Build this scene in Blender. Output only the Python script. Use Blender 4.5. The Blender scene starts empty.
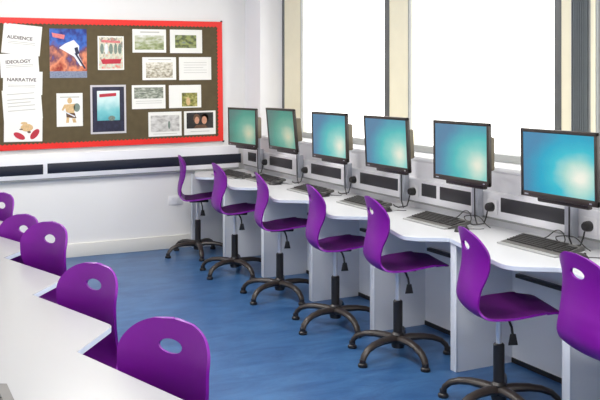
import bpy, bmesh, math, random
from mathutils import Vector, Matrix, Euler
random.seed(7)
PI = math.pi
SC = bpy.context.scene
COL = SC.collection

# ------------------------------------------------------------------ materials
def mat(name, rgb, rough=0.5, metal=0.0, var=0.06, scale=8.0, spec=0.5, bump=0.0, bscale=60.0, coat=0.0):
    m = bpy.data.materials.new(name); m.use_nodes = True
    nt = m.node_tree; b = nt.nodes['Principled BSDF']
    tc = nt.nodes.new('ShaderNodeTexCoord')
    nz = nt.nodes.new('ShaderNodeTexNoise'); nz.inputs['Scale'].default_value = scale; nz.inputs['Detail'].default_value = 3
    nt.links.new(tc.outputs['Object'], nz.inputs['Vector'])
    r = nt.nodes.new('ShaderNodeValToRGB')
    r.color_ramp.elements[0].position = .3; r.color_ramp.elements[1].position = .7
    r.color_ramp.elements[0].color = [c*(1-var) for c in rgb] + [1]
    r.color_ramp.elements[1].color = [min(1, c*(1+var)) for c in rgb] + [1]
    nt.links.new(nz.outputs['Fac'], r.inputs['Fac'])
    nt.links.new(r.outputs['Color'], b.inputs['Base Color'])
    b.inputs['Roughness'].default_value = rough; b.inputs['Metallic'].default_value = metal
    b.inputs['Specular IOR Level'].default_value = spec
    if coat: b.inputs['Coat Weight'].default_value = coat; b.inputs['Coat Roughness'].default_value = .15
    if bump:
        n2 = nt.nodes.new('ShaderNodeTexNoise'); n2.inputs['Scale'].default_value = bscale; n2.inputs['Detail'].default_value = 4
        nt.links.new(tc.outputs['Object'], n2.inputs['Vector'])
        bp = nt.nodes.new('ShaderNodeBump'); bp.inputs['Strength'].default_value = bump; bp.inputs['Distance'].default_value = .01
        nt.links.new(n2.outputs['Fac'], bp.inputs['Height']); nt.links.new(bp.outputs['Normal'], b.inputs['Normal'])
    return m

def floor_mat():
    m = bpy.data.materials.new('blue_vinyl'); m.use_nodes = True
    nt = m.node_tree; b = nt.nodes['Principled BSDF']
    tc = nt.nodes.new('ShaderNodeTexCoord')
    mp = nt.nodes.new('ShaderNodeMapping'); mp.inputs['Rotation'].default_value = (0, 0, .45); mp.inputs['Scale'].default_value = (1.0, 2.6, 1)
    nt.links.new(tc.outputs['Object'], mp.inputs['Vector'])
    nz = nt.nodes.new('ShaderNodeTexNoise'); nz.inputs['Scale'].default_value = 2.6; nz.inputs['Detail'].default_value = 11; nz.inputs['Roughness'].default_value = .74
    nz.inputs['Distortion'].default_value = .6
    nt.links.new(mp.outputs['Vector'], nz.inputs['Vector'])
    r = nt.nodes.new('ShaderNodeValToRGB')
    r.color_ramp.elements[0].position = .28; r.color_ramp.elements[1].position = .74
    r.color_ramp.elements[0].color = (.011, .052, .165, 1); r.color_ramp.elements[1].color = (.060, .170, .355, 1)
    nt.links.new(nz.outputs['Fac'], r.inputs['Fac']); nt.links.new(r.outputs['Color'], b.inputs['Base Color'])
    b.inputs['Roughness'].default_value = .33; b.inputs['Specular IOR Level'].default_value = .45
    return m

def glass_mat():
    m = bpy.data.materials.new('window_glass'); m.use_nodes = True
    nt = m.node_tree; nt.nodes.clear()
    o = nt.nodes.new('ShaderNodeOutputMaterial'); t = nt.nodes.new('ShaderNodeBsdfTransparent'); g = nt.nodes.new('ShaderNodeBsdfGlossy')
    g.inputs['Roughness'].default_value = .03
    lw = nt.nodes.new('ShaderNodeLayerWeight'); lw.inputs['Blend'].default_value = .03
    mx = nt.nodes.new('ShaderNodeMixShader')
    nt.links.new(lw.outputs['Fresnel'], mx.inputs['Fac']); nt.links.new(t.outputs[0], mx.inputs[1]); nt.links.new(g.outputs[0], mx.inputs[2])
    nt.links.new(mx.outputs[0], o.inputs['Surface'])
    return m

def screen_mat(name, stops, strength, cx, cz):
    """lit display picture: soft glow spreading from one point of the panel (generated coordinates of the screen itself)"""
    m = bpy.data.materials.new(name); m.use_nodes = True
    nt = m.node_tree; b = nt.nodes['Principled BSDF']
    tc = nt.nodes.new('ShaderNodeTexCoord')
    sp = nt.nodes.new('ShaderNodeVectorMath'); sp.operation = 'SUBTRACT'; sp.inputs[1].default_value = (cx, .5, cz)
    nt.links.new(tc.outputs['Generated'], sp.inputs[0])
    ml = nt.nodes.new('ShaderNodeVectorMath'); ml.operation = 'MULTIPLY'; ml.inputs[1].default_value = (1.15, 0, .95)
    nt.links.new(sp.outputs[0], ml.inputs[0])
    ln = nt.nodes.new('ShaderNodeVectorMath'); ln.operation = 'LENGTH'; nt.links.new(ml.outputs[0], ln.inputs[0])
    nz = nt.nodes.new('ShaderNodeTexNoise'); nz.inputs['Scale'].default_value = 3.0; nt.links.new(tc.outputs['Generated'], nz.inputs['Vector'])
    ma = nt.nodes.new('ShaderNodeMath'); ma.operation = 'MULTIPLY_ADD'; ma.inputs[1].default_value = .22
    nt.links.new(nz.outputs['Fac'], ma.inputs[0]); nt.links.new(ln.outputs['Value'], ma.inputs[2])
    r = nt.nodes.new('ShaderNodeValToRGB')
    e = r.color_ramp.elements
    e[0].position, e[0].color = stops[0][0], stops[0][1] + (1,)
    e[1].position, e[1].color = stops[-1][0], stops[-1][1] + (1,)
    for p, c in stops[1:-1]:
        k = e.new(p); k.color = c + (1,)
    nt.links.new(ma.outputs[0], r.inputs['Fac'])
    b.inputs['Base Color'].default_value = (.01, .01, .012, 1)
    nt.links.new(r.outputs['Color'], b.inputs['Emission Color']); b.inputs['Emission Strength'].default_value = strength
    b.inputs['Roughness'].default_value = .25; b.inputs['Specular IOR Level'].default_value = .3
    return m

def picture_mat(name, cols, scale=5.0, detail=3.0, rough=.45, vertical=0.0, seed=0.0, contrast=(.3, .7)):
    """printed picture: soft blotches of the listed colours, optionally following the height of the sheet"""
    m = bpy.data.materials.new(name); m.use_nodes = True
    nt = m.node_tree; b = nt.nodes['Principled BSDF']
    tc = nt.nodes.new('ShaderNodeTexCoord')
    mp = nt.nodes.new('ShaderNodeMapping'); mp.inputs['Location'].default_value = (seed, seed*.7, seed*1.3)
    nt.links.new(tc.outputs['Generated'], mp.inputs['Vector'])
    nz = nt.nodes.new('ShaderNodeTexNoise'); nz.inputs['Scale'].default_value = scale; nz.inputs['Detail'].default_value = detail
    nt.links.new(mp.outputs['Vector'], nz.inputs['Vector'])
    rg = nt.nodes.new('ShaderNodeMapRange'); rg.inputs['From Min'].default_value = contrast[0]; rg.inputs['From Max'].default_value = contrast[1]
    nt.links.new(nz.outputs['Fac'], rg.inputs['Value'])
    sx = nt.nodes.new('ShaderNodeSeparateXYZ'); nt.links.new(tc.outputs['Generated'], sx.inputs[0])
    mx = nt.nodes.new('ShaderNodeMix'); mx.inputs['Factor'].default_value = vertical
    nt.links.new(rg.outputs['Result'], mx.inputs['A']); nt.links.new(sx.outputs['Z'], mx.inputs['B'])
    r = nt.nodes.new('ShaderNodeValToRGB'); e = r.color_ramp.elements
    n = len(cols)
    e[0].position, e[0].color = 0, cols[0] + (1,)
    e[1].position, e[1].color = 1, cols[-1] + (1,)
    for i in range(1, n-1):
        k = e.new(i/(n-1)); k.color = cols[i] + (1,)
    nt.links.new(mx.outputs['Result'], r.inputs['Fac']); nt.links.new(r.outputs['Color'], b.inputs['Base Color'])
    b.inputs['Roughness'].default_value = rough
    return m

def S(r, g, b):   # sRGB 0-255 -> linear
    f = lambda v: ((v/255+.055)/1.055)**2.4 if v > 10 else v/255/12.92
    return (f(r), f(g), f(b))

M = dict(
    wall=mat('wall_paint', S(240, 239, 237), .75, var=.012, scale=2, bump=.05, bscale=180),
    window_wall=mat('window_wall_paint', S(244, 244, 247), .75, var=.012, scale=2, bump=.05, bscale=180),
    ceil=mat('ceiling_paint', S(240, 240, 240), .8, var=.01),
    skirt=mat('skirting_gloss', S(232, 230, 222), .35, var=.01),
    sill=mat('sill_white', S(240, 241, 243), .35, var=.01),
    frame_dark=mat('frame_grey', S(158, 160, 158), .4, var=.04),
    frame_line=mat('frame_line', S(96, 98, 98), .4, var=.04),
    cream=mat('cream_cladding', S(240, 233, 206), .5, var=.02),
    blind=mat('grey_blind', S(118, 124, 128), .6, var=.05),
    trunk=mat('trunking_plastic', S(236, 236, 240), .35, var=.008),
    trunk_black=mat('trunking_insert', S(48, 48, 52), .4, var=.05),
    trunk_navy=mat('trunking_insert_blue', S(20, 25, 42), .45, var=.05),
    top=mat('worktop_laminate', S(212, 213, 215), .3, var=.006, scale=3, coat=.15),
    top_edge=mat('worktop_edging', S(214, 222, 236), .35, var=.01),
    panel=mat('bench_panel', S(238, 241, 245), .45, var=.012, scale=3),
    panel_edge=mat('panel_edging', S(232, 236, 242), .4, var=.008),
    black=mat('black_plastic', S(34, 32, 32), .4, var=.08),
    bezel=mat('bezel_plastic', S(50, 44, 40), .32, var=.06),
    housing=mat('monitor_back_plastic', S(112, 104, 84), .5, var=.05),
    base=mat('swivel_base_nylon', S(48, 41, 37), .38, var=.08, scale=30),
    purple=mat('purple_polypropylene', S(117, 10, 143), .40, var=.03, scale=4, spec=.32, bump=.06, bscale=500),
    purple_shaded=mat('purple_shaded_seat', S(82, 10, 96), .6, var=.06, scale=40, spec=.2, bump=.15, bscale=400),  # darker copy of the shell purple, desk shade put into the colour
    chrome=mat('chrome', (.86, .86, .87), .3, .6, var=.01),
    silver=mat('silver_arm', S(186, 190, 198), .35, .55, var=.02),
    key=mat('keycap_plastic', S(48, 47, 46), .5, var=.1, scale=90),
    kbody=mat('keyboard_plastic', S(84, 83, 80), .45, var=.05),
    krest=mat('keyboard_rest', S(160, 161, 160), .4, var=.03),
    felt=mat('brown_felt', S(92, 80, 56), .95, var=.1, scale=14, bump=.2, bscale=300),
    red=mat('red_border_card', S(236, 40, 30), .5, var=.03, scale=6),
    paper=mat('paper', S(240, 239, 233), .7, var=.01, scale=3),
    ink=mat('print_ink', S(104, 94, 92), .7, var=.05),
    faint=mat('faint_print', S(196, 194, 188), .7, var=.05),
    screw=mat('screw_cap', S(52, 60, 64), .4, var=.05),
    socket=mat('socket_plastic', S(238, 238, 240), .35, var=.01),
    light=None,
)
M['top_darkened'] = mat('worktop_laminate_darkened', S(154, 155, 156), .3, var=.006, scale=3, coat=.15)  # same laminate, colour darkened to offset the strong light on the left bench
M['floor'] = floor_mat(); M['glass'] = glass_mat()
def emis(name, rgb, s):
    m = bpy.data.materials.new(name); m.use_nodes = True
    b = m.node_tree.nodes['Principled BSDF']; b.inputs['Base Color'].default_value = rgb + (1,)
    b.inputs['Emission Color'].default_value = rgb + (1,); b.inputs['Emission Strength'].default_value = s
    return m
M['light'] = emis('fill_lamp_diffuser', (1, .98, .95), 3)

# ------------------------------------------------------------------ mesh builder
class MB:
    def __init__(self): self.bm = bmesh.new()
    def box(self, x0, x1, y0, y1, z0, z1, bev=0.0, seg=2, rot=None, piv=None):
        t = bmesh.new(); bmesh.ops.create_cube(t, size=1)
        for v in t.verts:
            v.co = Vector((x0+(v.co.x+.5)*(x1-x0), y0+(v.co.y+.5)*(y1-y0), z0+(v.co.z+.5)*(z1-z0)))
        if bev: bmesh.ops.bevel(t, geom=t.edges[:], offset=bev, segments=seg, affect='EDGES', profile=.5)
        self._add(t, rot, piv); return self
    def _add(self, t, rot=None, piv=None):
        if rot is not None:
            p = Vector(piv or (0, 0, 0))
            bmesh.ops.transform(t, matrix=Matrix.Translation(p) @ rot.to_4x4() @ Matrix.Translation(-p), verts=t.verts[:])
        bmesh.ops.recalc_face_normals(t, faces=t.faces[:])
        me = bpy.data.meshes.new('tmp'); t.to_mesh(me); t.free()
        self.bm.from_mesh(me); bpy.data.meshes.remove(me)
    def prism(self, pts, z0, z1, bev=0.0, seg=2):
        t = bmesh.new()
        vs = [t.verts.new((x, y, z0)) for x, y in pts]
        f = t.faces.new(vs)
        r = bmesh.ops.extrude_face_region(t, geom=[f])
        for v in [g for g in r['geom'] if isinstance(g, bmesh.types.BMVert)]: v.co.z = z1
        bmesh.ops.recalc_face_normals(t, faces=t.faces[:])
        if bev:
            es = [e for e in t.edges if abs(e.verts[0].co.z-e.verts[1].co.z) < 1e-6]
            bmesh.ops.bevel(t, geom=es, offset=bev, segments=seg, affect='EDGES', profile=.5)
        self._add(t); return self
    def tube(self, pts, r, n=10, cap=True, flat=1.0):
        """swept round bar; r a number or one radius per point; flat squashes the section across the vertical"""
        P = [Vector(p) for p in pts]; R = r if isinstance(r, (list, tuple)) else [r]*len(P)
        t = bmesh.new(); rings = []
        up = Vector((0, 0, 1)); prev = None
        for i, p in enumerate(P):
            d = (P[min(i+1, len(P)-1)]-P[max(i-1, 0)]).normalized()
            a = d.cross(up) if prev is None else prev - d*prev.dot(d)
            if a.length < 1e-4: a = d.cross(Vector((1, 0, 0)))
            a.normalize(); prev = a; b = a.cross(d).normalized()
            rings.append([t.verts.new(p + a*R[i]*math.cos(2*PI*k/n) + b*R[i]*flat*math.sin(2*PI*k/n)) for k in range(n)])
        for i in range(len(P)-1):
            for k in range(n): t.faces.new((rings[i][k], rings[i][(k+1) % n], rings[i+1][(k+1) % n], rings[i+1][k]))
        if cap: t.faces.new(rings[0]); t.faces.new(rings[-1])
        self._add(t); return self
    def lathe(self, prof, n=20, c=(0, 0, 0), axis='z'):
        t = bmesh.new(); rings = []
        for r, z in prof:
            rr = max(r, 1e-4)
            rings.append([t.verts.new((rr*math.cos(2*PI*k/n), rr*math.sin(2*PI*k/n), z)) for k in range(n)])
        for i in range(len(prof)-1):
            for k in range(n): t.faces.new((rings[i][k], rings[i][(k+1) % n], rings[i+1][(k+1) % n], rings[i+1][k]))
        t.faces.new(rings[0]); t.faces.new(rings[-1])
        if axis == 'x': bmesh.ops.rotate(t, verts=t.verts[:], cent=(0, 0, 0), matrix=Matrix.Rotation(PI/2, 3, 'Y'))
        if axis == 'y': bmesh.ops.rotate(t, verts=t.verts[:], cent=(0, 0, 0), matrix=Matrix.Rotation(PI/2, 3, 'X'))
        bmesh.ops.translate(t, verts=t.verts[:], vec=c)
        self._add(t); return self
    def poly(self, pts):
        t = bmesh.new(); t.faces.new([t.verts.new(p) for p in pts]); 
        me = bpy.data.meshes.new('tmp'); t.to_mesh(me); t.free(); self.bm.from_mesh(me); bpy.data.meshes.remove(me); return self
    def build(self, name, m, parent=None, sharp=35, loc=(0, 0, 0), rot=(0, 0, 0)):
        me = bpy.data.meshes.new(name); self.bm.to_mesh(me); self.bm.free()
        for p in me.polygons: p.use_smooth = True
        me.set_sharp_from_angle(angle=math.radians(sharp))
        me.materials.append(M[m] if isinstance(m, str) else m)
        o = bpy.data.objects.new(name, me); COL.objects.link(o)
        o.parent = parent; o.location = loc; o.rotation_euler = rot
        return o

def tag(o, label=None, cat=None, group=None, kind=None):
    if label: o['label'] = label
    if cat: o['category'] = cat
    if group: o['group'] = group
    if kind: o['kind'] = kind
    return o
def empty(name, loc=(0, 0, 0), rz=0.0):
    o = bpy.data.objects.new(name, None); o.empty_display_size = .1
    COL.objects.link(o); o.location = loc; o.rotation_euler = (0, 0, rz); return o
def copy_tree(o, parent=None):
    c = o.copy(); COL.objects.link(c)
    if parent is not None: c.parent = parent
    for ch in list(o.children): copy_tree(ch, c)
    return c
def struct(o): return tag(o, kind='structure')

# ------------------------------------------------------------------ room (metres; camera stands at x=0, y=0)
XW, YB, ZC = 3.451, 8.103, 2.95          # window wall, noticeboard wall, ceiling
XL, YF = -2.2, -1.8
GX = 3.70                                # plane of the glass
ZS, ZT = 1.11, 2.72                      # sill, window head
struct(MB().box(XL-.1, XW+.35, YF-.1, YB+.1, -.1, 0).build('floor', 'floor'))
struct(MB().box(XL-.1, XW+.35, YF-.1, YB+.1, ZC, ZC+.1).build('ceiling', 'ceil'))
struct(MB().box(XL-.1, XW+.35, YB, YB+.15, 0, ZC).build('wall_back', 'wall'))
struct(MB().box(XL-.15, XL, YF-.1, YB, 0, ZC).build('wall_left', 'wall'))
struct(MB().box(XL-.1, XW+.35, YF-.15, YF, 0, ZC).build('wall_front', 'wall'))
WY0, WY1 = -1.0, 7.72                   # the long window recess
w = MB()
w.box(XW, XW+.35, YF, YB, 0, ZS-.03)
w.box(XW, XW+.35, YF, YB, ZT, ZC)
w.box(XW, XW+.35, WY1, YB, ZS-.03, ZT)
w.box(XW, XW+.35, YF, WY0, ZS-.03, ZT)
struct(w.build('wall_right', 'window_wall'))
struct(MB().box(XW-.012, GX+.02, WY0, WY1, ZS-.03, ZS, .004).build('trim_1', 'sill'))     # window sill board
struct(MB().box(XL, XW, YB-.018, YB, 0, .128, .004).build('baseboard_back', 'skirt'))
struct(MB().box(XL, XL+.018, YF, YB-.018, 0, .128, .004).build('baseboard_left', 'skirt'))

# windows: grey rails, dark edge lines, cream post cladding, glass
def window(n, ya, yb):
    f = MB()
    f.box(GX-.02, GX+.05, ya, yb, ZS, ZS+.05, .004)
    f.box(GX-.02, GX+.05, ya, yb, ZT-.05, ZT, .004)
    f.box(GX-.004, GX+.02, ya, ya+.012, ZS+.05, ZT-.05)
    f.box(GX-.004, GX+.02, yb-.016, yb, ZS+.05, ZT-.05)
    fo = struct(f.build('window_%d' % n, 'frame_dark'))
    MB().box(GX+.004, GX+.009, ya+.01, yb-.01, ZS+.045, ZT-.045).build('glass_pane', 'glass', fo)
    return fo
window(1, 5.820, 7.325); window(2, 3.915, 5.495); window(3, 1.75, 3.565); window(4, -.95, 1.45)
def post(n, ya, yb, line, extra=None):
    p = struct(MB().box(GX-.006, GX+.06, ya, yb-line, ZS, ZT).build('trim_%d' % n, 'cream'))
    MB().box(GX-.012, GX+.06, yb-line, yb, ZS, ZT, .002).build('edge_strip', 'frame_line', p)
    return p
post(2, 7.325, 7.72, .045); post(3, 5.495, 5.820, .065); 
p4 = post(4, 3.755, 3.915, .05)
struct(MB().box(GX-.02, GX+.06, 1.45, 1.75, ZS, ZT, .003).build('trim_5', 'cream'))
# a gathered grey louvre blind and a thin cream jamb at the third post
bl = MB()
for k in range(9):
    y = 3.622 + k*.0140
    bl.box(GX-.050, GX-.014, y, y+.005, ZS+.012, ZT-.03, rot=Matrix.Rotation(.25, 3, 'Z'), piv=(GX-.05, y, 0))
bl.box(GX-.055, GX-.013, 3.61, 3.745, ZT-.03, ZT-.002)
bl.box(GX-.050, GX-.020, 3.615, 3.742, ZS+.001, ZS+.012)
tag(bl.build('vertical_blind', 'blind'), 'grey vertical louvre blind gathered against the post behind the nearest monitor', 'blind')
j = struct(MB().box(GX-.03, GX+.06, 3.565, 3.75, ZS, ZT, .003).build('trim_6', 'frame_dark'))
MB().box(GX-.04, GX-.03, 3.572, 3.60, ZS, ZT).build('edge_strip', 'cream', j)

# ------------------------------------------------------------------ cable trunking on both walls
TX = 3.398
tr = tag(empty('cable_trunking', (TX, 4, .8)), 'white dado cable trunking with black inserts below the windows', 'trunking')
def loc(o, root): o.location = Vector(o.location)-Vector(root.location); return o
loc(MB().box(TX, XW-.0005, -.5, YB-.06, .805, .958, .008).build('channel', 'trunk', tr), tr)
loc(MB().box(TX+.012, XW-.0005, -.5, YB-.06, .792, .807).build('lower_lip', 'frame_dark', tr), tr)
for ya, yb in [(7.70, 7.90), (6.90, 7.38), (6.01, 6.53), (5.18, 5.71), (4.715, 4.885), (4.345, 4.675), (3.50, 4.06), (2.60, 3.15)]:
    i = MB().box(TX-.003, TX+.01, ya, yb, .850, .936, .003).build('insert_panel', 'trunk_black', tr)
    loc(i, tr)
tb = tag(empty('cable_trunking', (1.5, YB-.054, .85)), 'white dado cable trunking with long black inserts below the noticeboard', 'trunking')
tb.rotation_euler = (0, -.0115, 0)
MB().box(XL+.02-1.5, 1.5+.36, 0, .05, -.098, .125, .006).build('channel', 'trunk', tb)
MB().box(XL+.02-1.5, 1.5+.36, .008, .05, -.112, -.096).build('lower_lip', 'frame_dark', tb)
MB().box(-1.4, 1.428-1.5, -.003, .01, -.058, .034, .003).build('insert_panel', 'trunk_navy', tb)
MB().box(1.465-1.5, 3.384-1.5, -.003, .01, -.054, .039, .003).build('insert_panel', 'trunk_navy', tb)

# twin wall socket low on the noticeboard wall
so = tag(MB().box(-.073, .073, -.009, 0, -.043, .043, .004).build('wall_socket', 'socket', loc=(2.706, YB, .47)), 'white twin socket low on the wall behind the farthest chair', 'socket')
for sx in (-.036, .036):
    MB().box(sx-.008, sx+.008, -.012, -.008, .016, .030, .001).build('switch', 'socket', so)

# ------------------------------------------------------------------ benches
P, Y0 = .8728, 3.951
ZD, ZL = .75, .72          # worktop heights: window bench, left bench
def rounded(pts, rad):
    out = []
    n = len(pts)
    for i, (x, y, r) in enumerate(pts):
        if not r: out.append((x, y)); continue
        p = Vector((x, y)); a = Vector(pts[i-1][:2])-p; b = Vector(pts[(i+1) % n][:2])-p
        a.normalize(); b.normalize()
        ang = a.angle(b); d = r/math.tan(ang/2)
        p0 = p+a*d; p1 = p+b*d
        for k in range(7):
            t = k/6; q = p0*(1-t)**2 + p*2*t*(1-t) + p1*t*t
            out.append((q.x, q.y))
    return out
def worktop(pts, parent, m='top', zd=ZD):
    o = MB().prism(pts, zd-.026, zd, .003, 1).build('worktop', m, parent, sharp=25)
    o.data.materials.append(M['top_edge'])
    for f in o.data.polygons:
        if abs(f.normal.z) < .6: f.material_index = 1
    return o
XI, XO, DO = 2.937, 2.722, .135
bench = tag(empty('computer_bench', (0, 0, 0)), 'long white sawtooth computer bench under the windows carrying six monitors', 'bench')
pts = [(3.44, 1.25, 0), (3.44, YB-.02, 0), (2.90, YB-.02, 0)]
for k in range(4, -4, -1):
    pts.append((XO, Y0+k*P+DO, .13))
    if k > -3: pts.append((XI, Y0+k*P, .03))
pts = [p for p in pts if p[1] >= 1.25] + [(XO+.05, 1.25, 0)]
worktop(rounded(pts, 0), bench)
for k in range(-2, 5):
    y = Y0+k*P
    s = MB().box(2.955, 3.43, y-.05, y, 0, ZD-.026).build('side_panel', 'panel', bench)
    MB().box(2.945, 2.957, y-.052, y+.001, 0, ZD-.027, .002).build('edge_strip', 'panel_edge', s)
    yb = y+P-.05 if k < 4 else YB-.06
    MB().box(3.351, 3.371, y, yb, .0, ZD-.026).build('back_panel', 'panel', bench)
    MB().box(3.344, 3.352, y, yb, 0, .028).build('shadow_strip', 'black', bench)  # black strip painting the shadow line at the back panel foot
    MB().box(3.318, 3.349, y+.02, yb-.06, .507, .530, .004).build('cable_rail', 'black', bench)
s = MB().box(2.87, 3.43, YB-.06, YB-.02, 0, ZD-.026).build('side_panel', 'panel', bench)
MB().box(2.86, 2.872, YB-.061, YB-.019, 0, ZD-.027, .002).build('edge_strip', 'panel_edge', s)

LXI, LXO, LY, LDO = .6285, .816, 2.9157, .2583
lb = tag(empty('computer_bench', (0, 0, 0)), 'long white sawtooth bench in the left foreground with chairs pushed in', 'bench')
pts = [(-.12, 1.1, 0), (-.12, YB-.12, 0), (.70, YB-.12, 0)]
pp = []
for k in range(5, -3, -1):
    pp.append((LXI, LY+k*P, 0)); 
    pp.append((LXO, LY+(k-1)*P+LDO, .05))
pp = [(x, y, r) for x, y, r in pp if 1.15 < y < YB-.2]
worktop(rounded([(-.12, 1.1, 0)] + [(.70, 1.1, 0)] + pp[::-1] + [(.70, YB-.12, 0), (-.12, YB-.12, 0)], 0), lb, 'top_darkened', ZL)
for k in range(-2, 6):
    y = LY+k*P
    if y > YB-.2: continue
    s = MB().box(-.06, .50, y-.05, y, 0, ZL-.026).build('side_panel', 'panel', lb)
    MB().box(.498, .51, y-.052, y+.001, 0, ZL-.027, .002).build('edge_strip', 'panel_edge', s)
MB().box(-.08, -.06, 1.12, YB-.14, 0, ZL-.026).build('back_panel', 'panel', lb)

# ------------------------------------------------------------------ swivel chair
def catmull(pts, n):
    P_ = [Vector(p) for p in pts]; P_ = [P_[0]*2-P_[1]] + P_ + [P_[-1]*2-P_[-2]]
    dense = []
    for i in range(1, len(P_)-2):
        for k in range(24):
            t = k/24; a, b, c, d = P_[i-1], P_[i], P_[i+1], P_[i+2]
            dense.append(.5*((2*b)+(c-a)*t+(2*a-5*b+4*c-d)*t*t+(3*b-a-3*c+d)*t**3))
    dense.append(P_[-2])
    L = [0]
    for i in range(1, len(dense)): L.append(L[-1]+(dense[i]-dense[i-1]).length)
    out = []; j = 0
    for k in range(n+1):
        s = L[-1]*k/n
        while j < len(L)-2 and L[j+1] < s: j += 1
        t = (s-L[j])/max(1e-9, L[j+1]-L[j]); out.append((dense[j].lerp(dense[j+1], min(1, max(0, t))), s))
    return out, L[-1]
def lerp_tab(tab, s):
    for (a, va), (b, vb) in zip(tab, tab[1:]):
        if s <= b:
            t = max(0, (s-a)/(b-a)); t = t*t*(3-2*t); return va+(vb-va)*t
    return tab[-1][1]
def shell_mesh():
    prof = [(.262, .530), (.268, .546), (.235, .556), (.16, .553), (.06, .540), (-.03, .529), (-.10, .528), (-.146, .542),
            (-.174, .578), (-.180, .622), (-.175, .675), (-.164, .728), (-.158, .780), (-.159, .838), (-.166, .894), (-.176, .946)]
    N, W = 116, 34
    sm, L = catmull(prof, N)
    # half width along the shell: rounded front lip, seat, waist, shoulders, rounded top
    tab = [(0, .165), (.06, .178), (.16, .212), (.27, .220), (.38, .196), (.48, .158), (.56, .156), (.70, .186), (.78, .196), (1.2, .196)]
    s0 = L-.165
    hole_s, ha, hb = L-.085, .050, .0225
    bm = bmesh.new(); g = []; q = {}
    for i, (p, s) in enumerate(sm):
        wd = lerp_tab(tab, s)
        if s > s0: t = min(1, (s-s0)/(L-s0)); wd *= max(.02, (1-t**2.5)**(1/2.5))
        if s < .07: t = (.07-s)/.07; wd *= max(.55, (1-(.86*t)**2.4)**(1/2.4))
        tn = (sm[min(i+1, N)][0]-sm[max(i-1, 0)][0]).normalized()
        nrm = Vector((tn.y, -tn.x))     # toward the sitter: up on the seat, forward on the back
        row = []
        back = min(1, max(0, (s-.42)/.15)); curl = .014*(1-back) + .048*back
        if s < .12: curl *= s/.12*.7+.0
        topf = min(1, max(0, (L-s)/.12)); curl *= .55+.45*topf
        for k in range(W+1):
            u = -1+2*k/W; x = u*wd
            off = curl*(abs(x)/.19)**2.2
            v = bm.verts.new((x, p.x + nrm.x*off, p.y + nrm.y*off))
            q[v] = (x, s); row.append(v)
        g.append(row)
    for i in range(N):
        for k in range(W):
            a = [g[i][k], g[i][k+1], g[i+1][k+1], g[i+1][k]]
            cx = sum(q[v][0] for v in a)/4; cs = sum(q[v][1] for v in a)/4
            if (cx/ha)**2+((cs-hole_s)/hb)**2 < 1: continue
            bm.faces.new(a)
    for v in [v for v in bm.verts if not v.link_faces]: bm.verts.remove(v); 
    for v in bm.verts:
        if v.is_boundary and v in q:
            x, s = q[v]
            e = math.hypot(x/ha, (s-hole_s)/hb)
            if .4 < e < 1.7 and abs(s-hole_s) < .05 and abs(x) < .08:
                nx, ns = x/e, hole_s+(s-hole_s)/e
                f = ns/L*N; i0 = max(0, min(N-1, int(f))); pp_ = sm[i0][0].lerp(sm[i0+1][0], f-i0)
                oldp = sm[int(round(s/L*N))][0]
                v.co.x = nx; v.co.y += pp_.x-oldp.x; v.co.z += pp_.y-oldp.y
    bmesh.ops.recalc_face_normals(bm, faces=bm.faces[:])
    bmesh.ops.solidify(bm, geom=bm.faces[:], thickness=.011)
    bmesh.ops.recalc_face_normals(bm, faces=bm.faces[:])
    return bm

def make_chair():
    r = empty('swivel_chair')
    m = MB(); m.bm.free(); m.bm = shell_mesh()
    sh = m.build('seat_shell', 'purple', r, sharp=50)
    sh.data.materials.append(M['purple_shaded'])
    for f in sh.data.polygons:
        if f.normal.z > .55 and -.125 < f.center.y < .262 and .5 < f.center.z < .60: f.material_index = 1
    MB().box(-.055, .055, -.08, .10, .500, .524, .008).build('seat_plate', 'black', r)
    MB().lathe([(.015, .30), (.015, .497)], 16).build('gas_piston', 'chrome', r)
    MB().lathe([(.036, .052), (.040, .066), (.040, .130), (.028, .142), (.028, .325), (.022, .332), (.016, .332)], 20).build('column_sleeve', 'black', r)
    lv = MB().tube([(.015, .03, .500), (.045, .035, .490), (.062, .042, .462), (.068, .045, .425)], .0065, 8).build('height_lever', 'black', r)
    MB().prism([(-.013, -.026), (.013, -.026), (.024, .028), (-.024, .028)], -.007, .007, .003).build('lever_paddle', 'black', lv, loc=(.069, .046, .405), rot=(-PI/2, 0, PI/2))
    for k in range(5):
        a = k*2*PI/5
        d = Vector((math.cos(a), math.sin(a), 0))
        pr = [(.022, .102), (.08, .111), (.15, .112), (.21, .104), (.262, .085), (.293, .057), (.302, .034)]
        rd = [.034, .030, .027, .025, .0225, .0215, .020]
        leg = MB().tube([d*q_ + Vector((0, 0, z)) for q_, z in pr], rd, 12, flat=.72).build('leg', 'base', r)
        f = d*.303
        MB().lathe([(.026, 0), (.028, .004), (.027, .016), (.019, .022), (.019, .042), (.012, .046)], 16, (f.x, f.y, 0)).build('foot_glide', 'black', leg)
    return r
proto = make_chair()
used = [False]
def place_chair(hx, hy, facing, base_rot, dz, label, group):
    """facing: heading of the sitter in degrees from +X; base_rot: heading of one leg of the star base"""
    c = proto if not used[0] else copy_tree(proto); used[0] = True
    c.location = (hx, hy, 0); rz = math.radians(facing)-PI/2; c.rotation_euler = (0, 0, rz)
    for ch in c.children:
        n = ch.name.split('.')[0]
        if n in ('seat_shell', 'seat_plate', 'height_lever'): ch.location.z = dz
        if n == 'gas_piston': ch.location.z = min(0, dz)*.98 if dz < 0 else dz
        if n == 'leg': ch.rotation_euler.z = math.radians(base_rot)-rz
    return tag(c, label, 'chair', group)
RG, LG = 'purple swivel chairs along the window bench', 'purple swivel chairs along the left foreground bench'
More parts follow.
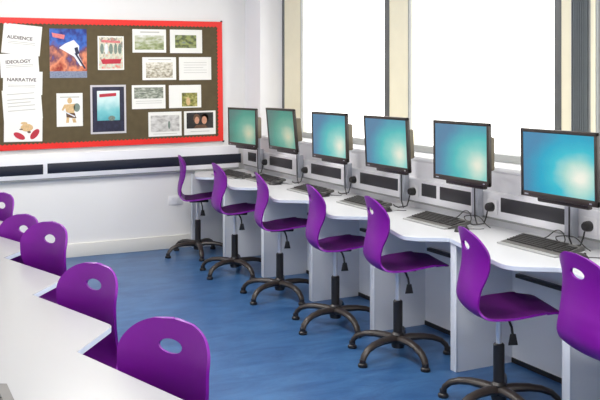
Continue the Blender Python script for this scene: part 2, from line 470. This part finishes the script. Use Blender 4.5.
right = [
    (2.79, 7.69, -20, 185, .0, 'purple swivel chair at the far end of the window bench, against the skirting board'),
    (2.80, 6.80, -8, 205, .0, 'second purple swivel chair from the noticeboard wall, its grip hole just showing'),
    (2.80, 5.90, -16, 205, .0, 'third purple swivel chair from the noticeboard wall along the window bench'),
    (2.80, 5.03, -14, 197, .0, 'fourth purple swivel chair from the noticeboard wall along the window bench'),
    (2.82, 4.30, -14, 195.4, .008, 'fifth purple swivel chair from the noticeboard wall along the window bench'),
    (2.80, 3.36, -19, 190, -.036, 'sixth purple swivel chair from the noticeboard wall, its lever and chrome stem in view'),
    (2.80, 2.63, -12, 200, -.03, 'purple swivel chair cut off by the right edge of the photo'),
]
for a in right: place_chair(*a, RG)
left = [
    (.872, 2.63, 210, 20, .870, 'purple swivel chair nearest the camera on the left, oval hole against blue floor'),
    (.850, 3.57, 205, 60, .872, 'second nearest purple chair of the left bench, behind the worktop tip'),
    (.846, 4.52, 205, 45, .908, 'third purple chair of the left bench, back standing against the pale wall'),
    (.828, 5.24, 206, 10, .850, 'low purple chair of the left bench, half hidden behind the third'),
    (.828, 6.18, 206, 30, .870, 'farthest purple chair of the left bench, cut by the left edge of the photo'),
]
for tx, ty, fc, br, zt, lab in left:
    a = math.radians(fc)
    place_chair(tx+(.176)*math.cos(a), ty+.176*math.sin(a), fc, br, zt-.946, lab, LG)

# ------------------------------------------------------------------ monitors on trunking-mounted arms
blue = [(.0, S(244, 244, 232)), (.16, S(238, 240, 226)), (.34, S(168, 216, 206)), (.52, S(60, 188, 205)), (.74, S(38, 164, 196)), (1.0, S(72, 134, 172))]
mid = [(.0, S(240, 238, 222)), (.16, S(224, 230, 212)), (.36, S(142, 206, 196)), (.60, S(80, 184, 184)), (.85, S(78, 148, 172)), (1.0, S(84, 128, 160))]
green = [(.0, S(226, 206, 168)), (.2, S(186, 200, 172)), (.42, S(112, 172, 152)), (.7, S(74, 150, 132)), (1.0, S(84, 122, 116))]
M['scr_a'] = screen_mat('screen_picture_blue', blue, 1.0, .80, .30)
M['scr_b'] = screen_mat('screen_picture_teal', mid, 1.0, .82, .25)
M['scr_c'] = screen_mat('screen_picture_green', green, .95, .75, .3)
def make_monitor(W=.532, H=.345, s='scr_a', px=.285, py=.19):
    """local: screen faces -Y, x to the right, origin at the centre of the front face; px,py = where the pole stands"""
    r = empty('monitor')
    t = MB(); b = .019; bb = .030
    t.box(-W/2, W/2, 0, .018, H/2-b, H/2, .003); t.box(-W/2, W/2, 0, .018, -H/2, -H/2+bb, .003)
    t.box(-W/2, -W/2+b, 0, .018, -H/2, H/2, .003); t.box(W/2-b, W/2, 0, .018, -H/2, H/2, .003)
    t.box(-W/2+.004, W/2-.004, 0.010, .024, -H/2+.004, H/2-.004)
    fr = t.build('bezel', 'bezel', r)
    MB().box(-W/2+.030, -W/2+.058, -.0008, .001, -H/2+.011, -H/2+.017).build('badge', 'silver', fr)
    MB().box(W/2-.05, W/2-.035, -.0015, .001, -H/2+.010, -H/2+.016).build('power_button', 'silver', fr)
    MB().box(-W/2+b, W/2-b, .004, .008, -H/2+bb, H/2-b).build('screen', s, r)
    MB().box(-.195, .195, .018, .105, -.10, .095, .012).build('rear_housing', 'housing', r)
    MB().box(-.18, .18, .030, .062, -H/2-.026, -H/2+.01, .008).build('sound_bar', 'bezel', r)
    return r
mons = [  # y centre at x=3.1, z top, heading tweak, forward tilt, screen, width, label
    (7.36, 1.382, 6.0, 1.0, 'scr_c', .54, 'black monitor with green screen, in the corner by the noticeboard, farthest away'),
    (6.517, 1.400, 0, 5.5, 'scr_c', .54, 'second black monitor from the noticeboard, leaning forward with a green screen'),
    (5.678, 1.391, 0, 1.5, 'scr_b', .545, 'third black monitor from the noticeboard in front of the first window pane'),
    (4.883, 1.388, 0, 3.0, 'scr_b', .54, 'fourth black monitor from the noticeboard, in front of the cream window post'),
    (4.072, 1.386, 0, .5, 'scr_b', .528, 'fifth black monitor from the noticeboard, between the two largest screens'),
    (3.277, 1.374, 0, 1.0, 'scr_a', .536, 'largest black monitor at the right edge with bright blue wallpaper'),
]
for i, (y, zt, tw, tilt, s, W, lab) in enumerate(mons):
    H = .358; zt += .013
    o = make_monitor(W, H, s)
    rz = -PI/2 + math.radians(tw)     # screen looks toward -X
    o.location = (3.10, y, zt-H/2); o.rotation_euler = (0, 0, rz)
    for ch in o.children: ch.rotation_euler = (math.radians(tilt), 0, 0)
    # pole fixed to the trunking, arm reaching the back of the screen (world coordinates into the monitor's frame)
    inv = (Matrix.Translation(o.location) @ Matrix.Rotation(rz, 4, 'Z')).inverted()
    zc = zt-H/2
    def L_(x, yy, z): return inv @ Vector((x, yy, z))
    py = y+.175
    pole = MB().tube([L_(3.352, py, .80), L_(3.352, py, 1.20)], .015, 12).build('pole', 'silver', o)
    a0, a1 = L_(3.352, py, 1.16), L_(3.17, y, zc-.01)
    MB().tube([a0, (a0+a1)/2 + Vector((0, .01, 0)), a1], .014, 10).build('arm', 'silver', o)
    bp = [L_(3.395, py-.03, .80), L_(3.395, py+.03, .955)]
    c_ = L_(3.370, py, .885)
    k = MB(); k.box(-.030, .030, -.022, .022, -.085, .11, .004)
    k.build('bracket', 'silver', o, loc=c_, rot=(0, 0, -math.radians(tw)))
    MB().tube([L_(3.165, y-.02, zc-.10), L_(3.25, y+.02, zc-.20), L_(3.325, py-.03, 1.0), L_(3.330, py-.025, .86), L_(3.335, py-.02, .80), L_(3.33, py-.05, .756)], .0045, 6).build('cable', 'black', o)
    tag(o, lab, 'monitor', 'monitors on the window bench')

# ------------------------------------------------------------------ keyboards and mice
def make_keyboard():
    """local: x along its length, -y toward the user, origin at the base of the middle"""
    r = empty('keyboard'); Lk, D = .45, .17
    t = bmesh.new()
    prof = [(-D/2, .002), (-D/2, .010), (-D/2+.03, .015), (D/2-.01, .040), (D/2, .036), (D/2, .020), (D/2-.03, .0155)]
    body = MB(); tb_ = bmesh.new()
    A = [tb_.verts.new((-Lk/2, y, z)) for y, z in prof]; B = [tb_.verts.new((Lk/2, y, z)) for y, z in prof]
    n = len(prof)
    for i in range(n): tb_.faces.new((A[i], A[(i+1) % n], B[(i+1) % n], B[i]))
    tb_.faces.new(A); tb_.faces.new(B[::-1])
    body._add(tb_)
    for sx in (-1, 1): body.box(sx*(Lk/2-.05)-.012, sx*(Lk/2-.05)+.012, D/2-.03, D/2-.012, 0, .03)
    body.build('keyboard_body', 'kbody', r, sharp=30)
    MB().box(-Lk/2+.002, Lk/2-.002, -D/2-.03, -D/2+.004, .0, .009, .003).build('palm_rest', 'krest', r)
    slope = (.040-.015)/(D-.04)
    def block(x0, x1, nx, rows):
        m_ = MB()
        for j in rows:
            y0 = -D/2+.034+j*.0205
            for i in range(nx):
                xa = x0+(x1-x0)*i/nx+.0012; xb = x0+(x1-x0)*(i+1)/nx-.0012
                z = .015+slope*(y0+.009+D/2-.03)
                m_.box(xa, xb, y0, y0+.0175, z-.002, z+.006)
        return m_
    block(-Lk/2+.012, -Lk/2+.295, 14, range(6)).build('letter_keys', 'key', r)
    block(-Lk/2+.303, -Lk/2+.357, 3, range(6)).build('cursor_keys', 'key', r)
    block(-Lk/2+.365, Lk/2-.012, 4, range(5)).build('number_keys', 'key', r)
    return r
def make_mouse():
    r = empty('mouse')
    t = bmesh.new(); bmesh.ops.create_uvsphere(t, u_segments=20, v_segments=12, radius=1)
    for v in t.verts:
        x, y, z = v.co; v.co = Vector((x*.031*(1-.12*y), y*.058, max(0, z)*.036*(1-.22*max(0, y)) ))
    m_ = MB(); m_._add(t); m_.build('mouse_body', 'black', r)
    MB().lathe([(.009, -.003), (.010, 0), (.009, .003)], 14, (0, .032, .024), 'x').build('scroll_wheel', 'kbody', r)
    MB().tube([(0, .052, .008), (.01, .09, .005), (.04, .115, .005), (.05, .14, .006)], .0025, 6).build('mouse_cable', 'black', r)
    return r
kp = make_keyboard(); mp_ = make_mouse()
kbs = [  # x centre, y centre, heading, label
    (3.16, 7.735, 4, 'keyboard in the corner below the farthest monitor'),
    (3.285, 7.21, 0, 'keyboard behind the third purple chair back, in front of the third monitor'),
    (3.285, 6.31, 0, 'keyboard behind the fourth purple chair back, below the third monitor'),
    (3.285, 5.45, 0, 'keyboard partly hidden by the fifth purple chair back'),
    (3.290, 4.55, 0, 'keyboard below the second monitor from the right'),
    (3.285, 3.59, 0, 'keyboard with pale front rest below the bright blue monitor'),
]
KB = []
for i, (x, y, tw, lab) in enumerate(kbs):
    o = kp if i == 0 else copy_tree(kp)
    o.location = (x*.967, y*.967, ZD); o.rotation_euler = (0, 0, -PI/2+math.radians(tw))
    tag(o, 'dark grey ' + lab, 'keyboard', 'keyboards on the window bench')
o = copy_tree(kp); [bpy.data.objects.remove(c) for c in list(o.children) if c.name.startswith('palm_rest')]; o.location = (.283, 2.445, ZL); o.rotation_euler = (0, 0, PI/2)
tag(o, 'grey keyboard corner on the left bench, cut by the bottom left of the photo', 'keyboard')
mice = [(3.21, 7.476, 4, 'black mouse beside the keyboard in the far corner'),
        (3.24, 6.92, -5, 'black mouse right of the keyboard below the second monitor from the noticeboard'),
        (3.24, 6.02, 5, 'black mouse right of the keyboard below the third monitor from the noticeboard'),
        (3.25, 5.12, 0, 'black mouse right of the keyboard below the fourth monitor from the noticeboard'),
        (3.24, 4.23, 12, 'black mouse lying just behind the top of the sixth purple chair'),
        (3.25, 3.27, 0, 'black mouse right of the keyboard below the bright blue monitor')]
for i, (x, y, tw, lab) in enumerate(mice):
    o = mp_ if i == 0 else copy_tree(mp_)
    o.location = (x*.967, y*.967, ZD); o.rotation_euler = (0, 0, -PI/2+math.radians(tw)); tag(o, lab, 'mouse', 'mice on the window bench')

# power plugs in the trunking sockets, with hanging leads
plugs = [(7.44, 'in the far corner below the first monitor'), (6.60, 'between the second and third monitors from the noticeboard'), (5.775, 'between the third and fourth monitors from the noticeboard'),
         (4.965, 'between the fourth and fifth monitors from the noticeboard'), (4.13, 'between the fifth monitor and the bright blue one'), (3.34, 'below the right edge of the bright blue monitor')]
for y, lab in plugs:
    r = tag(empty('power_plug', (TX-.0045, y, .872)), 'round black power plug ' + lab, 'plug', 'power plugs in the trunking')
    MB().box(-.006, 0, -.045, .045, -.045, .045, .003).build('socket_plate', 'socket', r)
    MB().lathe([(.020, -.046), (.026, -.036), (.028, -.02), (.028, -.006)], 18, (0, 0, 0), 'x').build('plug_body', 'black', r)
    MB().tube([(-.04, 0, -.025), (-.045, .005, -.06), (-.05, .02, -.10), (-.06, .045, -.108), (-.075, .09, -.117), (-.06, .16, -.117), (-.03, .22, -.117)], .0045, 7).build('lead', 'black', r)
# loose looped signal leads on the bench behind the two nearest keyboards
for (y, x, lab) in [(3.50, 3.345, 'thin black lead looping behind the keyboard of the bright blue monitor'), (4.30, 3.345, 'thin black lead looping behind the keyboard of the fifth monitor')]:
    q_ = [(x, y+.22, ZD+.006), (x-.005, y+.12, ZD+.02), (x-.01, y+.03, ZD+.075), (x-.01, y-.02, ZD+.07), (x-.012, y-.04, ZD+.03), (x-.012, y-.01, ZD+.01), (x-.01, y+.03, ZD+.04), (x-.01, y-.10, ZD+.06), (x-.01, y-.18, ZD+.02), (x-.01, y-.22, ZD+.006)]
    tag(MB().tube([p[0] for p in catmull(q_, 60)[0]], .003, 6).build('signal_lead', 'black'), lab, 'cable')

# ------------------------------------------------------------------ noticeboard
BC = (1.96, YB-.034, 1.63)
nb = tag(empty('noticeboard', BC), 'brown felt noticeboard with scalloped red border on the far wall', 'noticeboard'); nb.rotation_euler = (0, -.0125, 0)
X0, X1, Z0, Z1 = .62-BC[0], 3.192-BC[0], -.603, .597
MB().box(X0+.01, X1-.01, .004, .03, Z0+.01, Z1-.01).build('felt_panel', 'felt', nb)
def scallop_ring():
    t = bmesh.new(); bw = .052
    def strip(pts_out, pts_in):
        for a, b, c, d in zip(pts_out, pts_out[1:], pts_in[1:], pts_in):
            vs = [t.verts.new((p[0], 0, p[1])) for p in (a, b, c, d)]; t.faces.new(vs)
    def wave(i): return bw + .006*math.cos(i*PI)
    nx, nz = 130, 60
    xs = [X0+bw+(X1-X0-2*bw)*i/nx for i in range(nx+1)]; zs = [Z0+bw+(Z1-Z0-2*bw)*i/nz for i in range(nz+1)]
    strip([(x, Z1) for x in xs], [(x, Z1-wave(i)) for i, x in enumerate(xs)])
    strip([(x, Z0) for x in xs], [(x, Z0+wave(i)) for i, x in enumerate(xs)])
    strip([(X0, z) for z in zs], [(X0+wave(i), z) for i, z in enumerate(zs)])
    strip([(X1, z) for z in zs], [(X1-wave(i), z) for i, z in enumerate(zs)])
    for cx, cz in ((X0, Z0), (X0, Z1-bw), (X1-bw, Z0), (X1-bw, Z1-bw)):
        t.faces.new([t.verts.new(p) for p in ((cx, 0, cz), (cx+bw, 0, cz), (cx+bw, 0, cz+bw), (cx, 0, cz+bw))])
    bmesh.ops.recalc_face_normals(t, faces=t.faces[:])
    bmesh.ops.solidify(t, geom=t.faces[:], thickness=.004)
    return t
m_ = MB(); m_._add(scallop_ring()); m_.build('red_border', 'red', nb)
for sx, sz in ((X1+.004, Z1+.004), (X1+.010, Z0-.004)):
    MB().lathe([(.011, 0), (.011, .006), (.006, .009)], 14, (sx, .03, sz), 'y').build('corner_screw', 'screw', nb)

YP = YB-.0315       # plane the sheets are pinned on
def sheet(x0, z1, x1, z0, label, name='pinned_sheet', group='sheets pinned to the noticeboard', m='paper', cat='paper', rot=-.0125, lay=0, skew=0, frame=None):
    cx, cz = (x0+x1)/2, (z0+z1)/2; hw, hh = (x1-x0)/2, (z1-z0)/2
    t = MB().box(-hw, hw, -.0008, .0008, -hh, hh)
    o = t.build(name, m, loc=(cx, YP-.0009*lay, cz), rot=(0, rot+skew, 0))
    return tag(o, label, cat, group), hw, hh
def pic(o, x0, x1, z0, z1, m, name='picture', d=.0011):
    return MB().box(x0, x1, -d-.0005, -d+.0004, z0, z1).build(name, m, o)
def blob(o, pts, m, name='printed_shape', d=.0018):
    t = bmesh.new(); t.faces.new([t.verts.new((x, -d, z)) for x, z in pts]); bmesh.ops.recalc_face_normals(t, faces=t.faces[:])
    bmesh.ops.solidify(t, geom=t.faces[:], thickness=.0004); k = MB(); k._add(t); return k.build(name, m, o)
def ell(cx, cz, a, b, n=18, rot=0): return [(cx+a*math.cos(t)*math.cos(rot)-b*math.sin(t)*math.sin(rot), cz+a*math.cos(t)*math.sin(rot)+b*math.sin(t)*math.cos(rot)) for t in [2*PI*k/n for k in range(n)]]
def lines(o, x0, x1, zs, m='faint', h=.006, name='text_lines'):
    t = MB()
    for i, z in enumerate(zs): t.box(x0, x1-(.15*(x1-x0) if i % 3 == 2 else 0), -.0014, -.0004, z-h/2, z+h/2)
    return t.build(name, m, o)
def text(o, s, size, x, z, m='ink', name='heading', width=None):
    cu = bpy.data.curves.new('t', 'FONT'); cu.body = s; cu.size = size; cu.align_x = 'CENTER'; cu.align_y = 'CENTER'; cu.extrude = .0003; cu.offset = .0012
    to = bpy.data.objects.new('t', cu); COL.objects.link(to); bpy.context.view_layer.update()
    me = bpy.data.meshes.new_from_object(to.evaluated_get(bpy.context.evaluated_depsgraph_get()))
    bpy.data.objects.remove(to); bpy.data.curves.remove(cu)
    xs = [v.co.x for v in me.vertices]; k = (width/(max(xs)-min(xs))) if width else 1
    for v in me.vertices: v.co.x *= k
    me.materials.append(M[m]); r = bpy.data.objects.new(name, me); COL.objects.link(r)
    r.parent = o; r.location = (x, -.0015, z); r.rotation_euler = (PI/2, 0, 0); return r

G = 'column of sheets at the left of the noticeboard'
a, hw, hh = sheet(1.075, 2.155, 1.412, 1.885, 'white sheet headed AUDIENCE, topmost in the left column', group=G, skew=.10, lay=1)
text(a, 'AUDIENCE', .042, -.02, .012, width=.225); lines(a, -.12, .12, [-.025, -.04])
a, hw, hh = sheet(1.056, 1.897, 1.392, 1.682, 'white sheet headed IDEOLOGY, second in the left column', group=G, skew=-.05, lay=2)
text(a, 'IDEOLOGY', .042, -.012, .030, width=.22); lines(a, -.12, .12, [0, -.015])
a, hw, hh = sheet(1.080, 1.732, 1.424, 1.52, 'white sheet headed NARRATIVE, third in the left column', group=G, skew=.03, lay=3)
text(a, 'NARRATIVE', .042, -.012, .028, width=.255); lines(a, -.13, .11, [-.02, -.035])
a, hw, hh = sheet(1.078, 1.570, 1.418, 1.290, 'white sheet of slanting grey text lines, fourth in the left column', group=G, skew=-.06, lay=4)
lines(a, -.13, .11, [.10, .05, .02, -.01, -.05], h=.008)
a, hw, hh = sheet(1.088, 1.318, 1.424, 1.094, 'white sheet with a drawing in red and tan, lowest in the left column', group=G, skew=.02, lay=5)
M['p_red'] = mat('print_red', S(186, 44, 60), .6, var=.1); M['p_tan'] = mat('print_tan', S(214, 180, 130), .6, var=.15, scale=60); M['p_brown'] = mat('print_brown', S(100, 70, 50), .6, var=.2, scale=60)
blob(a, ell(.03, .015, .055, .035), 'p_tan'); blob(a, ell(.005, .055, .03, .012), 'p_tan'); blob(a, ell(-.035, -.06, .055, .026, rot=-.5), 'p_red'); blob(a, ell(.10, -.045, .055, .028, rot=.9), 'p_red'); blob(a, ell(.05, -.025, .016, .01), 'p_brown'); blob(a, ell(-.02, .0, .016, .006), 'p_brown')
# two film style posters, both plain stand-ins of the same size and colours
M['ps_bg'] = picture_mat('poster_blue_orange', [S(40, 22, 44), S(150, 44, 26), S(226, 140, 100), S(110, 60, 80), S(44, 100, 190), S(22, 36, 120), S(24, 28, 84)], 4.5, 4, vertical=.62, seed=3)
M['p_white'] = mat('print_white', S(225, 228, 236), .5, var=.06, scale=40); M['p_navy'] = mat('print_navy', S(28, 30, 62), .5, var=.1, scale=40); M['p_redlt'] = mat('print_pink', S(216, 120, 120), .5, var=.2, scale=60)
a, hw, hh = sheet(1.489, 2.130, 1.829, 1.674, 'large blue and orange poster with white diagonal shapes at the board top', name='poster', cat='poster', group='posters on the noticeboard')
pic(a, -hw, hw, -hh, hh, 'ps_bg')
M['ps_foot'] = picture_mat('poster_foot_print', [S(40, 40, 80), S(150, 160, 180), S(60, 70, 110)], 26, 3, seed=2)
pic(a, -hw, hw, -hh, -hh+.062, 'ps_foot', d=.0015)
blob(a, [(-.15, .19), (-.03, .17), (-.04, .13), (-.14, .15)], 'p_redlt')
blob(a, [(-.03, .09), (.05, .125), (.10, .07), (.095, -.02), (.14, -.11), (.11, -.12), (.05, -.03), (.0, .0), (-.085, .05)], 'p_white')
blob(a, [(.055, .05), (.085, .06), (.10, .0), (.07, -.02)], 'p_navy', d=.0022)
blob(a, [(.055, .0), (.075, 0), (.16, -.14), (.145, -.145)], 'p_navy', d=.0022)
M['ps2'] = picture_mat('poster_pale_red', [S(200, 60, 56), S(226, 150, 130), S(196, 206, 186), S(226, 214, 190), S(120, 130, 120), S(220, 150, 130)], 7, 5, vertical=.35, seed=8)
a, hw, hh = sheet(1.932, 2.071, 2.182, 1.751, 'smaller pale poster with a row of figures and red lower band', name='poster', cat='poster', group='posters on the noticeboard')
pic(a, -hw+.012, hw-.012, -hh+.012, hh-.012, 'ps2')
M['p_grey'] = mat('print_grey', S(120, 136, 124), .5, var=.25, scale=70)
for k, (fx, fw) in enumerate([(-.085, .022), (-.045, .018), (.0, .024), (.045, .02), (.085, .022)]):
    blob(a, ell(fx, .04, fw*.8, .05), 'p_white' if k == 1 else 'p_grey')
blob(a, [(-.10, -.06), (.10, -.055), (.09, -.10), (-.08, -.105)], 'p_red'); blob(a, [(-.09, .125), (.09, .115), (.09, .095), (-.09, .10)], 'p_redlt')
# small sheet with a figure drawing
a, hw, hh = sheet(1.552, 1.532, 1.791, 1.223, 'small white sheet showing a standing tan figure with a round disc', group='picture sheets on the noticeboard')
lines(a, -.09, .09, [.118], h=.012)
blob(a, ell(.0, .085, .022, .028), 'p_tan'); blob(a, [(-.05, .05), (.05, .055), (.04, -.03), (-.03, -.03)], 'p_tan'); blob(a, [(-.05, .05), (-.075, .0), (-.06, -.01), (-.035, .03)], 'p_tan')
blob(a, [(-.035, -.03), (.045, -.03), (.06, -.08), (-.03, -.07)], 'p_brown'); blob(a, [(-.03, -.07), (-.005, -.07), (-.01, -.12), (-.035, -.12)], 'p_tan'); blob(a, [(.02, -.08), (.05, -.08), (.06, -.12), (.03, -.12)], 'p_tan')
blob(a, ell(.065, .02, .03, .04), 'p_grey'); blob(a, [(-.07, -.01), (-.06, -.005), (.05, -.06), (.045, -.07)], 'p_white', d=.0022)
# framed poster, teal over dark
M['teal'] = picture_mat('poster_teal', [S(70, 160, 172), S(120, 196, 200), S(206, 232, 230), S(236, 240, 238)], 3, 2, vertical=.85, seed=1)
M['navy_p'] = picture_mat('poster_navy', [S(26, 26, 48), S(44, 44, 70)], 9, 3)
a, hw, hh = sheet(1.864, 1.608, 2.203, 1.147, 'tall poster with pale frame, teal centre and dark navy surround', name='poster', cat='poster', group='posters on the noticeboard')
M['p_frame'] = mat('poster_frame', S(205, 202, 205), .5, var=.03)
a.data.materials[0] = M['p_frame']
pic(a, -hw+.018, hw-.018, -hh+.018, hh-.018, 'navy_p'); pic(a, -hw+.062, hw-.062, -hh+.125, hh-.055, 'teal', d=.0016)
blob(a, [(-.085, .145), (.075, .155), (.075, .125), (-.085, .115)], 'p_red', d=.0026)
blob(a, ell(.03, -.085, .034, .024), 'p_grey', d=.0026)
lines(a, -.12, .12, [hh-.036], h=.012, m='p_grey'); lines(a, -.085, .085, [-.125], h=.016, m='p_white'); lines(a, -.13, .13, [-.165, -.185, -.2], h=.010, m='p_grey')
# picture sheets on the right of the board
M['i1'] = picture_mat('photo_meadow', [S(90, 100, 70), S(150, 160, 110), S(200, 202, 180), S(232, 232, 228)], 6, 5, vertical=.45, seed=1)
M['i2'] = picture_mat('photo_green_dark', [S(60, 66, 60), S(96, 104, 60), S(150, 160, 90), S(120, 130, 120)], 4, 3, seed=5)
M['i3'] = picture_mat('photo_sketch', [S(110, 104, 90), S(170, 162, 140), S(222, 216, 200), S(240, 238, 230)], 9, 5, vertical=.3, seed=9)
M['i5'] = picture_mat('photo_grey_crowd', [S(90, 94, 88), S(140, 146, 130), S(206, 208, 196)], 8, 5, seed=12)
M['i6'] = picture_mat('photo_yellow_green', [S(70, 70, 30), S(140, 138, 60), S(210, 200, 130)], 4, 4, seed=15)
M['i7'] = picture_mat('photo_misty', [S(160, 158, 154), S(200, 197, 192), S(222, 220, 216)], 6, 5, seed=18)
M['i8'] = picture_mat('photo_dark', [S(22, 20, 22), S(36, 32, 32), S(60, 50, 46)], 4, 4, seed=21)
PG = 'picture sheets on the noticeboard'
a, w_, h_ = sheet(2.265, 2.147, 2.600, 1.921, 'white sheet with green meadow picture, first of the top right row', group=PG); pic(a, -.145, .145, -.085, .055, 'i1'); lines(a, -.09, .10, [.085], h=.012)
a, w_, h_ = sheet(2.640, 2.153, 2.973, 1.922, 'white sheet with small dark green picture at the top right corner', group=PG); pic(a, -.115, .105, -.065, .062, 'i2')
a, w_, h_ = sheet(2.363, 1.878, 2.702, 1.656, 'white sheet with pale sketchy town picture in the second row', group=PG); pic(a, -.135, .135, -.09, .06, 'i3'); lines(a, -.11, .12, [.088], h=.01)
a, w_, h_ = sheet(2.733, 1.884, 3.069, 1.657, 'nearly blank white sheet with faint text in the second row', group=PG); lines(a, -.12, .12, [.06, .035, .01, -.015, -.04], h=.004)
a, w_, h_ = sheet(2.260, 1.607, 2.594, 1.377, 'white sheet with wide grey picture strip in the third row', group=PG); pic(a, -.145, .145, -.015, .092, 'i5'); lines(a, -.13, .13, [-.04, -.06], h=.005)
a, w_, h_ = sheet(2.630, 1.607, 2.963, 1.382, 'white sheet with small yellow green picture at its lower right', group=PG); pic(a, -.035, .125, -.10, .035, 'i6'); blob(a, ell(.03, -.05, .022, .04), 'p_tan')
a, w_, h_ = sheet(2.423, 1.345, 2.759, 1.107, 'white sheet with misty grey picture of a standing figure, bottom row', group=PG); pic(a, -.145, .145, -.075, .085, 'i7'); blob(a, ell(.04, -.01, .012, .04), 'p_grey'); lines(a, -.12, .12, [-.095], h=.005)
a, w_, h_ = sheet(2.785, 1.349, 3.117, 1.113, 'white sheet with dark picture of two faces, bottom right corner', group=PG); pic(a, -.14, .14, -.055, .102, 'i8')
M['p_skin'] = mat('print_skin', S(206, 150, 120), .6, var=.15, scale=50)
blob(a, ell(-.035, .045, .036, .044), 'p_brown', d=.0016); blob(a, ell(.05, .045, .040, .046), 'p_brown', d=.0016); blob(a, ell(-.033, .025, .024, .036), 'p_skin', d=.0022); blob(a, ell(.045, .025, .027, .040), 'p_skin', d=.0022); blob(a, [(-.07, -.055), (.09, -.055), (.05, -.02), (-.04, -.02)], 'p_brown'); lines(a, -.10, .10, [-.085], h=.006)

# ------------------------------------------------------------------ light
LG_ = 'unseen ceiling fill lights'
def ceiling_fill_light(x, y, lab):  # unseen panels, added to give the room even fill
    r = tag(empty('ceiling_fill_light', (x, y, ZC)), lab, 'light', LG_)
    t = MB(); t.box(-.32, .32, -.62, -.59, -.02, 0); t.box(-.32, .32, .59, .62, -.02, 0); t.box(-.32, -.29, -.59, .59, -.02, 0); t.box(.29, .32, -.59, .59, -.02, 0)
    t.build('trim_frame', 'sill', r); MB().box(-.29, .29, -.59, .59, -.010, -.004).build('diffuser', 'light', r)
    la = bpy.data.lights.new('fill_panel_light', 'AREA'); la.shape = 'RECTANGLE'; la.size = .58; la.size_y = 1.18; la.energy = LAMP if x > 0 else LAMP*.3; la.color = (1, .97, .93)
    lo = bpy.data.objects.new('fill_panel_light', la); COL.objects.link(lo); lo.parent = r; lo.location = (0, 0, -.03)
LAMP = 52
for x in (-.6, 1.45):
    for y in (.6, 3.4, 6.2):
        ceiling_fill_light(x, y, 'unseen ceiling fill light panel with white diffuser')
W_ = bpy.data.worlds.new('sky'); SC.world = W_; W_.use_nodes = True
bg = W_.node_tree.nodes['Background']; bg.inputs['Color'].default_value = (1.0, .985, .95, 1); bg.inputs['Strength'].default_value = 3.1
for ya, yb in ((5.820, 7.325), (3.915, 5.495), (1.75, 3.565), (-.95, 1.45)):
    la = bpy.data.lights.new('window_portal', 'AREA'); la.shape = 'RECTANGLE'; la.size = ZT-ZS; la.size_y = yb-ya; la.cycles.is_portal = True
    lo = bpy.data.objects.new('window_portal', la); COL.objects.link(lo); lo.location = (GX+.09, (ya+yb)/2, (ZS+ZT)/2)
    lo.rotation_euler = (0, PI/2, 0)

# ------------------------------------------------------------------ camera
cam = bpy.data.cameras.new('camera'); co = bpy.data.objects.new('camera', cam); COL.objects.link(co); SC.camera = co
co.location = (0, 0, 1.623); co.rotation_euler = (PI/2, 0, -.4667)
cam.sensor_fit = 'HORIZONTAL'; cam.sensor_width = 36; cam.lens = 36*856.918/600; cam.shift_y = -(200-83.375)/600
cam.clip_start = .05
SC.view_settings.view_transform = 'Standard'; SC.view_settings.look = 'None'; SC.view_settings.exposure = 0.0
